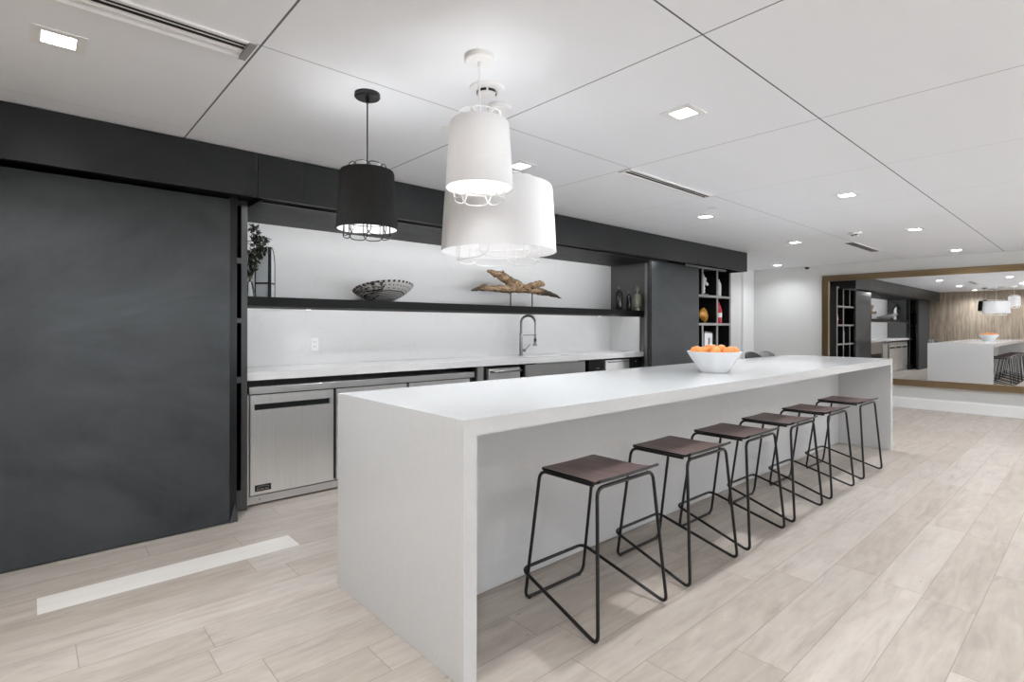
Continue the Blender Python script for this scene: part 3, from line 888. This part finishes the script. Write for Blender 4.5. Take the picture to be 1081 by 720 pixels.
# horse head
z_ = 1.7855
t = thing('horse_figurine', 'white horse head figurine in the top left cubby of the far shelf', 'figurine', (7.55, 4.10, z_))
build('base', B((7.48, 7.62, 4.05, 4.15, z_+.0005, z_+.025)), M['darkframe'], parent=t)
bm = bmesh.new()
limb(bm, [(7.54, 4.10, z_+.03), (7.53, 4.10, z_+.12), (7.55, 4.10, z_+.21), (7.59, 4.10, z_+.25)], [.045, .04, .035, .030], 11)
limb(bm, [(7.56, 4.10, z_+.24), (7.62, 4.10, z_+.20), (7.675, 4.10, z_+.165)], [.034, .027, .018], 12)
tube(bm, [(7.56, 4.09, z_+.26), (7.555, 4.085, z_+.315)], [.012, .003], 6)
tube(bm, [(7.565, 4.12, z_+.26), (7.565, 4.125, z_+.31)], [.012, .003], 6)
build('head', bm, M['ceramic'], parent=t, smooth=True)
bm = bmesh.new(); lathe(bm, [(.035, 0), (.042, .02), (.044, .16), (.036, .21), (.02, .235), (.018, .26), (.022, .265)], (0, 0, 0), 20)
tag_simple('white_vase', bm, M['ceramic'], (7.985, 4.08, z_+.0005), 'slim white vase in the top right cubby of the far shelf', 'vase')
# amber bag
z_ = 1.3705
bm = bmesh.new()
pr = [(0, .10, .006), (.05, .125, .05), (.11, .12, .055), (.17, .07, .03), (.20, .03, .006)]
rings = []
for zz, hw_, hd in pr:
    rings.append([bm.verts.new((hw_*math.cos(2*PI*k/16), hd*math.sin(2*PI*k/16), zz)) for k in range(16)])
for a_, b_ in zip(rings, rings[1:]):
    for k in range(16): bm.faces.new((a_[k], a_[(k+1) % 16], b_[(k+1) % 16], b_[k]))
bm.faces.new(rings[0][::-1]); bm.faces.new(rings[-1])
bmesh.ops.transform(bm, matrix=Matrix.Rotation(.45, 4, 'Y'), verts=bm.verts)
mz = min(v.co.z for v in bm.verts)
bmesh.ops.translate(bm, verts=bm.verts, vec=(0, 0, -mz))
M['amber'] = simple('amber_glass_wrap', rgb(196, 142, 66), .25, .2, .35, 14)
tag_simple('amber_vessel', bm, M['amber'], (7.56, 4.12, z_+.0005), 'amber folded vessel in the middle left cubby of the far shelf', 'vessel')
t = thing('red_bottle', 'red bottle with a white label in the middle right cubby of the far shelf', 'bottle', (7.985, 4.08, z_))
M['red'] = simple('red_bottle_plastic', rgb(196, 44, 60), .3, 0, .1)
bm = bmesh.new(); lathe(bm, [(.05, 0.0005), (.055, .01), (.055, .20), (.035, .27), (.018, .30), (.018, .325), (.012, .33)], (7.985, 4.08, z_), 20); build('body', bm, M['red'], parent=t, smooth=True)
bm = bmesh.new(); lathe(bm, [(.0562, .09), (.0562, .16)], (7.985, 4.08, z_), 20, cap0=False, cap1=False); build('paper_label', bm, M['white'], parent=t, smooth=True)
# white canister
z_ = .9505
t = thing('white_canister', 'white boxy canister in the lower left cubby of the far shelf', 'canister', (7.62, 4.10, z_))
build('body', B((7.50, 7.735, 4.04, 4.16, z_+.0005, z_+.27)), M['ceramic'], parent=t, bevel=.01)
build('lid', B((7.505, 7.73, 4.045, 4.155, z_+.2705, z_+.295)), M['chrome'], parent=t, bevel=.004)
build('dark_stripe', B((7.60, 7.635, 4.0375, 4.0395, z_+.03, z_+.2)), M['darkframe'], parent=t)

# ------------------------------------------------------------------ mirror
my0, my1, mz0, mz1 = -1.2, 3.468, .3648, 2.2297
t = thing('wall_mirror', 'huge bronze-framed mirror on the end wall reflecting the island', 'mirror', (10.63, (my0+my1)/2, mz0))
fw = .10
for nm, q in (('top', (my0, my1, mz1-fw, mz1)), ('bottom', (my0, my1, mz0, mz0+fw)), ('left', (my1-fw, my1, mz0+fw, mz1-fw)), ('right', (my0, my0+fw, mz0+fw, mz1-fw))):
    bm = B((10.615, 10.6585, *q))
    lip = .018
    if nm == 'top': box(bm, 10.602, 10.6145, q[0], q[1], q[3]-lip, q[3]); box(bm, 10.602, 10.6145, q[0], q[1], q[2], q[2]+lip)
    if nm == 'bottom': box(bm, 10.602, 10.6145, q[0], q[1], q[2], q[2]+lip); box(bm, 10.602, 10.6145, q[0], q[1], q[3]-lip, q[3])
    if nm == 'left': box(bm, 10.602, 10.6145, q[1]-lip, q[1], q[2], q[3]); box(bm, 10.602, 10.6145, q[0], q[0]+lip, q[2], q[3])
    if nm == 'right': box(bm, 10.602, 10.6145, q[0], q[0]+lip, q[2], q[3])
    build('frame_rail', bm, M['bronze'], parent=t)
build('mirror_glass', B((10.648, 10.656, my0+fw, my1-fw, mz0+fw, mz1-fw)), M['mirror'], parent=t)

# ------------------------------------------------------------------ pendants
def pendant(name, label, x, y, rt, zt, rb, zb, n, mshade, mmetal, mcage, cage_k, drop, canr, power, zbulb):
    t = thing(name, label, 'pendant lamp', (x, y, HC))
    bm = bmesh.new(); lathe(bm, [(canr*.92, -.023), (canr, -.018), (canr, -.0005)], (x, y, HC), 36)
    build('canopy', bm, mmetal, parent=t, smooth=40)
    bm = bmesh.new(); tube(bm, [(x, y, HC-.022), (x, y, zt+.03)], .0035, 8); tube(bm, [(x, y, HC-.045), (x, y, HC-.022)], .009, 8)
    build('stem', bm, mmetal, parent=t, smooth=True)
    # shade : outer wall and inner liner
    n_ = 64
    bm = bmesh.new(); prof = [(rb, zb), (rb*.5+rt*.5+.002, (zb+zt)/2), (rt+.002, zt-.01), (rt-.002, zt)]
    lathe(bm, prof+[(rt-.005, zt-.001), (rb-.004, zb)], (x, y, 0), n_, cap0=False, cap1=False)
    sh = build('lamp_shade', bm, mshade, parent=t, smooth=50)
    bm = bmesh.new(); lathe(bm, [(rb-.0045, zb+.001), (rb-.0065, zb+.001), (rt-.0085, zt-.004), (rt-.0065, zt-.004)], (x, y, 0), n_, cap0=False, cap1=False)
    if mshade is M['shade_black']: build('liner', bm, M['shade_liner'], parent=sh, smooth=50)
    else: bm.free()
    bm = bmesh.new()
    for z_ in (zb,): tube(bm, [(x+(rb if z_ == zb else rt)*math.cos(2*PI*k/48), y+(rb if z_ == zb else rt)*math.sin(2*PI*k/48), z_) for k in range(48)], .0018, 5, closed=True)
    build('rim', bm, mshade, parent=sh, smooth=True)
    # wire cage
    bm = bmesh.new(); w = .0026 if rb < .2 else .0032
    rc = rb*cage_k
    for k in range(n):
        a0 = 2*PI*k/n; dlt = 2*PI/n*1.22
        for sgn, ze, dz in ((1, zb, -drop), (-1, zt, drop*.75)):
            rr = rc if sgn == 1 else rt*cage_k*.92
            za = zb+.045 if sgn == 1 else zt-.03; rr = rr*(1.0 if k % 2 else .965)
            pts = [(x+rr*math.cos(a0-dlt/2), y+rr*math.sin(a0-dlt/2), za)]
            for j in range(17):
                a_ = a0-dlt/2+dlt*j/16
                f = (1-abs(2*j/16-1)**5) if 0 < j < 16 else 0
                pts.append((x+rr*math.cos(a_), y+rr*math.sin(a_), ze+dz*(.30+.70*f)))
            pts.append((x+rr*math.cos(a0+dlt/2), y+rr*math.sin(a0+dlt/2), za))
            tube(bm, pts, w, 6)
    for q, rr in ((zb+.035, rc), (zt-.035, rt*cage_k*.92)):
        tube(bm, [(x+rr*math.cos(2*PI*k/40), y+rr*math.sin(2*PI*k/40), q) for k in range(40)], w, 6, closed=True)
    for k in range(4):
        a_ = 2*PI*k/4+.5; tube(bm, [(x+rc*math.cos(a_), y+rc*math.sin(a_), zb+.035), (x+rt*cage_k*.92*math.cos(a_), y+rt*cage_k*.92*math.sin(a_), zt-.035)], w*.8, 5)
    for k in range(3):
        a_ = 2*PI*k/3+.3; rr = rt*cage_k*.92
        tube(bm, [(x, y, zt-.035), (x+rr*math.cos(a_), y+rr*math.sin(a_), zt-.035), (x+(rt-.008)*math.cos(a_), y+(rt-.008)*math.sin(a_), zt-.035)], w, 6)
    build('wire_cage', bm, mcage, parent=t, smooth=True)
    bm = bmesh.new(); lathe(bm, [(.006, zt+.035), (.016, zt+.028), (.018, zbulb+.045), (.014, zbulb+.04)], (x, y, 0), 16)
    build('socket', bm, mmetal, parent=t, smooth=True)
    bm = bmesh.new(); sphere(bm, (x, y, zbulb), .030, 20, 14, (1, 1, 1.15))
    b_ = build('bulb', bm, M['bulb'], parent=t, smooth=True)
    l = bpy.data.lights.new('bulb_light', 'POINT'); l.energy = power; l.shadow_soft_size = .034; l.color = (.94, .97, 1)
    lo = new_obj('bulb_light', l); lo.parent = t; lo.location = (0, 0, zbulb-HC)
    b_.visible_shadow = True
    return t
M['whitemetal'] = simple('white_lamp_metal', rgb(235, 235, 235), .35, 0, .01)
M['blackmetal'] = simple('black_lamp_metal', (.006, .006, .006), .3, 0, .1)
P_ = []
P_.append(pendant('pendant_lamp', 'small black drum pendant lamp hanging on a black stem', 1.209, 2.384, .1247, 2.057, .144, 1.779, 8, M['shade_black'], M['blackmetal'], M['blackmetal'], .757, .038, .060, 18, 1.955))
P_.append(pendant('pendant_lamp', 'small white drum pendant lamp hanging in front of the large one', 1.387, 1.745, .121, 2.158, .139, 1.887, 6, M['shade_small'], M['whitemetal'], M['whitemetal'], .76, .050, .062, 10, 2.02))
P_.append(pendant('pendant_lamp', 'large wide white drum pendant lamp, widest of the three', 1.771, 2.069, .268, 2.018, .290, 1.692, 6, M['shade_white'], M['whitemetal'], M['whitemetal'], .725, .050, .060, 10, 1.87))

# ------------------------------------------------------------------ ceiling fittings
def downlight(x, y, label, power):
    t = thing('recessed_downlight', label, 'downlight', (x, y, HC), 0, 'square recessed ceiling downlights')
    power = {0: 18, 3: 13, 5: 10, 8: 10, 10: 5.5}[round(x)]*(.7 if x < 1 and y < 2 else 1)
    s_ = .085; q = .052
    bm = bmesh.new()
    for b_ in ((-s_, s_, -s_, -q), (-s_, s_, q, s_), (-s_, -q, -q, q), (q, s_, -q, q)):
        box(bm, x+b_[0], x+b_[1], y+b_[2], y+b_[3], HC-.004, HC-.0003)
    build('trim_plate', bm, M['white'], parent=t)
    build('lens', B((x-q+.001, x+q-.001, y-q+.001, y+q-.001, HC-.0025, HC-.0003)), M['lens'], parent=t)
    l = bpy.data.lights.new('downlight_lamp', 'AREA'); l.shape = 'SQUARE'; l.size = .085; l.energy = power*1.18; l.spread = math.radians(140); l.color = (.925, .965, 1)
    lo = new_obj('downlight_lamp', l); lo.parent = t; lo.location = (0, 0, -.006)
    return t
DL = 20
vis = {(.088, 2.74): 'downlight at the upper left corner of the view, above the black sliding door',
       (2.54, 2.74): 'downlight beside the white pendant shades',
       (2.54, 1.49): 'downlight above the near half of the island, large in the upper middle',
       (5.09, 2.74): 'downlight past the end of the long ceiling vent, toward the black fascia',
       (5.14, 1.49): 'downlight above the far half of the island, over the stools',
       (7.52, 1.49): 'downlight beyond the island on the mirror-side row, left of the farthest',
       (7.52, 2.78): 'downlight beyond the island, between fascia end and small ceiling sensor',
       (9.98, 1.49): 'downlight closest to the big mirror',
       (10.08, 4.03): 'downlight in the far corner beyond the end of the black fascia',
       (9.98, 2.74): None}
for (x, y), lab in vis.items():
    if lab: downlight(x, y, lab, DL)
hidden = [(.088, 1.49), (.088, .24)]+[(x, y) for x in (5.1, 7.52, 9.98) for y in (.24,)]+[(x, y) for x in (.088, 2.54, 5.1, 7.52, 9.98) for y in (-1.01, -2.26)]
for x, y in hidden:
    downlight(x, y, 'downlight out of view in the open area of the room in front of the island', DL)

def vent(x0, x1, y0, y1, label, ns, lip=False):
    t = thing('linear_air_vent', label, 'vent', ((x0+x1)/2, (y0+y1)/2, HC))
    build('frame', B((x0, x1, y0, y0+.018, HC-.010, HC-.0005), (x0, x1, y1-.018, y1, HC-.010, HC-.0005), (x0, x0+.02, y0+.018, y1-.018, HC-.010, HC-.0005), (x1-.02, x1, y0+.018, y1-.018, HC-.010, HC-.0005)), M['white'], parent=t)
    a, b = y0+.018, y1-.018
    build('vane_plate', B((x0+.021, x1-.021, a+.0003, b-.0003, HC-.006, HC-.0005)), M['white'], parent=t)
    for i in range(ns):
        yc = y0+.027+.032*i if ns == 2 else y0+.035+.033*i
        wd = .0068 if ns == 2 else .009
        build('air_slot', B((x0+.03, x1-.03, yc-wd, yc+wd, HC-.0098, HC-.0061)), M['slot'], parent=t)
    return t
v = vent(XW+.01, .668, 2.252, 2.362, 'long white twin-slot air vent at the top left of the view', 2)
build('end_cap', B((.640, .668, 2.24, 2.40, HC-.016, HC-.0105)), M['greyframe'], parent=v)
build('side_flange', B((XW+.01, .64, 2.385, 2.40, HC-.016, HC-.0005)), M['white'], parent=v)
vent(3.155, 4.325, 2.258, 2.368, 'twin-slot air vent in the middle of the ceiling above the island', 2)
vent(7.98, 9.25, 2.235, 2.365, 'short grey air vent near the mirror wall', 3)

def disc(name, label, cat, x, y, r_, h, slots=False):
    t = thing(name, label, cat, (x, y, HC))
    bm = bmesh.new(); lathe(bm, [(r_*.80, -h), (r_*.97, -h*.7), (r_, -.001)], (x, y, HC), 32); build('cover', bm, M['white'], parent=t, smooth=40)
    if slots:
        bm = bmesh.new(); lathe(bm, [(r_*.5, -h-.022), (r_*.55, -h-.001)], (x, y, HC), 28); build('sensor_head', bm, M['white'], parent=t, smooth=40)
        bm = bmesh.new()
        for k in range(6):
            a0 = 2*PI*k/6
            for j in range(4):
                a_ = a0+.85*j/4; b2 = a0+.85*(j+1)/4; R1 = r_*.56; R2 = r_*.57
                p = [(x+R*math.cos(q), y+R*math.sin(q), HC-z) for R in (R1, R2) for q in (a_, b2) for z in (h+.017, h+.005)]
                vv = [bm.verts.new(q) for q in p]
                for f in ((0,1,3,2),(4,6,7,5),(0,4,5,1),(2,3,7,6),(0,2,6,4),(1,5,7,3)): bm.faces.new([vv[i] for i in f])
        build('intake_slots', bm, M['slot'], parent=t)
disc('smoke_detector', 'round white smoke detector with dark slots behind the white pendant stem', 'smoke detector', 1.594, 1.952, .082, .012, True)
disc('sprinkler_cover', 'flat round white sprinkler cover between the black and white pendants', 'sprinkler', 1.765, 2.50, .045, .004)
disc('sprinkler_cover', 'flat round sprinkler cover just past the middle ceiling vent', 'sprinkler', 4.79, 2.508, .045, .004)
disc('sprinkler_cover', 'flat round sprinkler cover beyond the end of the black fascia', 'sprinkler', 8.53, 3.754, .045, .004)
disc('ceiling_sensor', 'small round white occupancy sensor above the far end of the island', 'sensor', 7.258, 2.014, .075, .02, True)
t = thing('security_camera', 'small dome security camera high on the far wall left of the mirror', 'camera', (10.56, 3.70, HC))
bm = bmesh.new(); lathe(bm, [(.055, -.025), (.06, -.02), (.06, -.001)], (10.56, 3.70, HC), 24); build('mount', bm, M['white'], parent=t, smooth=40)
bm = bmesh.new(); sphere(bm, (10.56, 3.70, HC-.026), .042, 20, 12); build('dome', bm, M['blackglass'], parent=t, smooth=True)

# ------------------------------------------------------------------ puck lights under the niche shelf
for k, px_ in enumerate((1.75, 5.6)):
    t = thing('puck_light', ('small puck light under the niche shelf near the left end', 'small puck light under the niche shelf near the far end')[k], 'puck light', (px_, 4.5, 1.4605))
    bm = bmesh.new(); lathe(bm, [(.030, -.008), (.032, -.006), (.032, -.0003)], (px_, 4.5, 1.4605), 24); build('body', bm, M['blackmetal'], parent=t, smooth=40)
    bm = bmesh.new(); lathe(bm, [(.022, -.0095), (.022, -.0083)], (px_, 4.5, 1.4605), 20); build('lens', bm, M['led'], parent=t)
    l = bpy.data.lights.new('puck_lamp', 'SPOT'); l.energy = 1.5; l.spot_size = math.radians(110); l.spot_blend = .4; l.shadow_soft_size = .02
    o = new_obj('puck_lamp', l); o.parent = t; o.location = (0, 0, -.012)

# LED strips added to brighten the stone, behind shelf nosing and fascia
def added_fill_strip(y, z, e, tilt, label):
    t = thing('added_fill_strip', label, 'led strip', (3.63, y, z))
    build('housing', B((1.17, 6.095, y-.018, y-.001, z-.011, z+.006)), M['blackmetal'], parent=t)
    l = bpy.data.lights.new('added_fill_lamp', 'AREA'); l.shape = 'RECTANGLE'; l.size = 4.74; l.size_y = .01; l.energy = e; l.color = (.98, .99, 1)
    o = new_obj('added_fill_lamp', l); o.parent = t; o.location = (0, .001, 0); o.rotation_euler = (PI/2+tilt, 0, 0)
added_fill_strip(4.18, 1.4545, 6, -.35, 'led strip added under the front edge of the niche shelf to light the stone')
added_fill_strip(3.825, 2.1555, 11, -.30, 'led strip added at the top of the niche to light the stone, hidden behind the fascia')

# ------------------------------------------------------------------ daylight through the added windows
w = bpy.data.worlds.new('World'); bpy.context.scene.world = w; w.use_nodes = True
bg = w.node_tree.nodes['Background']; bg.inputs[0].default_value = (.90, .955, 1, 1); bg.inputs[1].default_value = 2.4
bounce_sun = bpy.data.lights.new('bounce_sun', 'SUN'); bounce_sun.energy = 28; bounce_sun.color = (.94, .97, 1); bounce_sun.angle = .01
so = new_obj('bounce_sun', bounce_sun); so.rotation_euler = (math.radians(-40), 0, 0)   # added: bounces off the terrace to the ceiling, from behind the kitchen wall
for a, b in wins:
    l = bpy.data.lights.new('window_portal', 'AREA'); l.shape = 'RECTANGLE'; l.size = b-a; l.size_y = z1-z0
    l.cycles.is_portal = True
    o = new_obj('window_portal', l); o.location = ((a+b)/2, YS-.14, (z0+z1)/2); o.rotation_euler = (PI/2, 0, 0)
# unseen ground added to bounce sunlight up through the windows
tag(build('bounce_terrace', B((XW-30, XE+30, YS-60, YS-.2, -.25, -.12)), M['wall'], origin=(5, -7, -.25)), 'pale terrace outside the added windows, put in to bounce sunlight inside', 'terrace')

# ------------------------------------------------------------------ camera
f_px, hy, yaw, roll, h = 568.2, 344.58, .8383, .0017, 1.3156
cam = bpy.data.cameras.new('Camera'); co = new_obj('Camera', cam)
cam.sensor_width = 36; cam.lens = f_px/1081*36; cam.shift_y = (hy-360)/1081; cam.clip_start = .05
c_, s_ = math.cos(yaw), math.sin(yaw)
F = Vector((c_, s_, 0)); R = Vector((s_, -c_, 0)); U = Vector((0, 0, 1))
R2 = R*math.cos(roll)+U*math.sin(roll); U2 = -R*math.sin(roll)+U*math.cos(roll)
m = Matrix((R2, U2, -F)).transposed().to_4x4(); m.translation = (0, 0, h)
co.matrix_world = m
sc = bpy.context.scene
sc.camera = co
sc.view_settings.view_transform = 'Standard'; sc.view_settings.look = 'None'
sc.view_settings.gamma = 1; sc.view_settings.use_curve_mapping = False
sc.view_settings.exposure = .24
sc.cycles.max_bounces = 10; sc.cycles.diffuse_bounces = 6
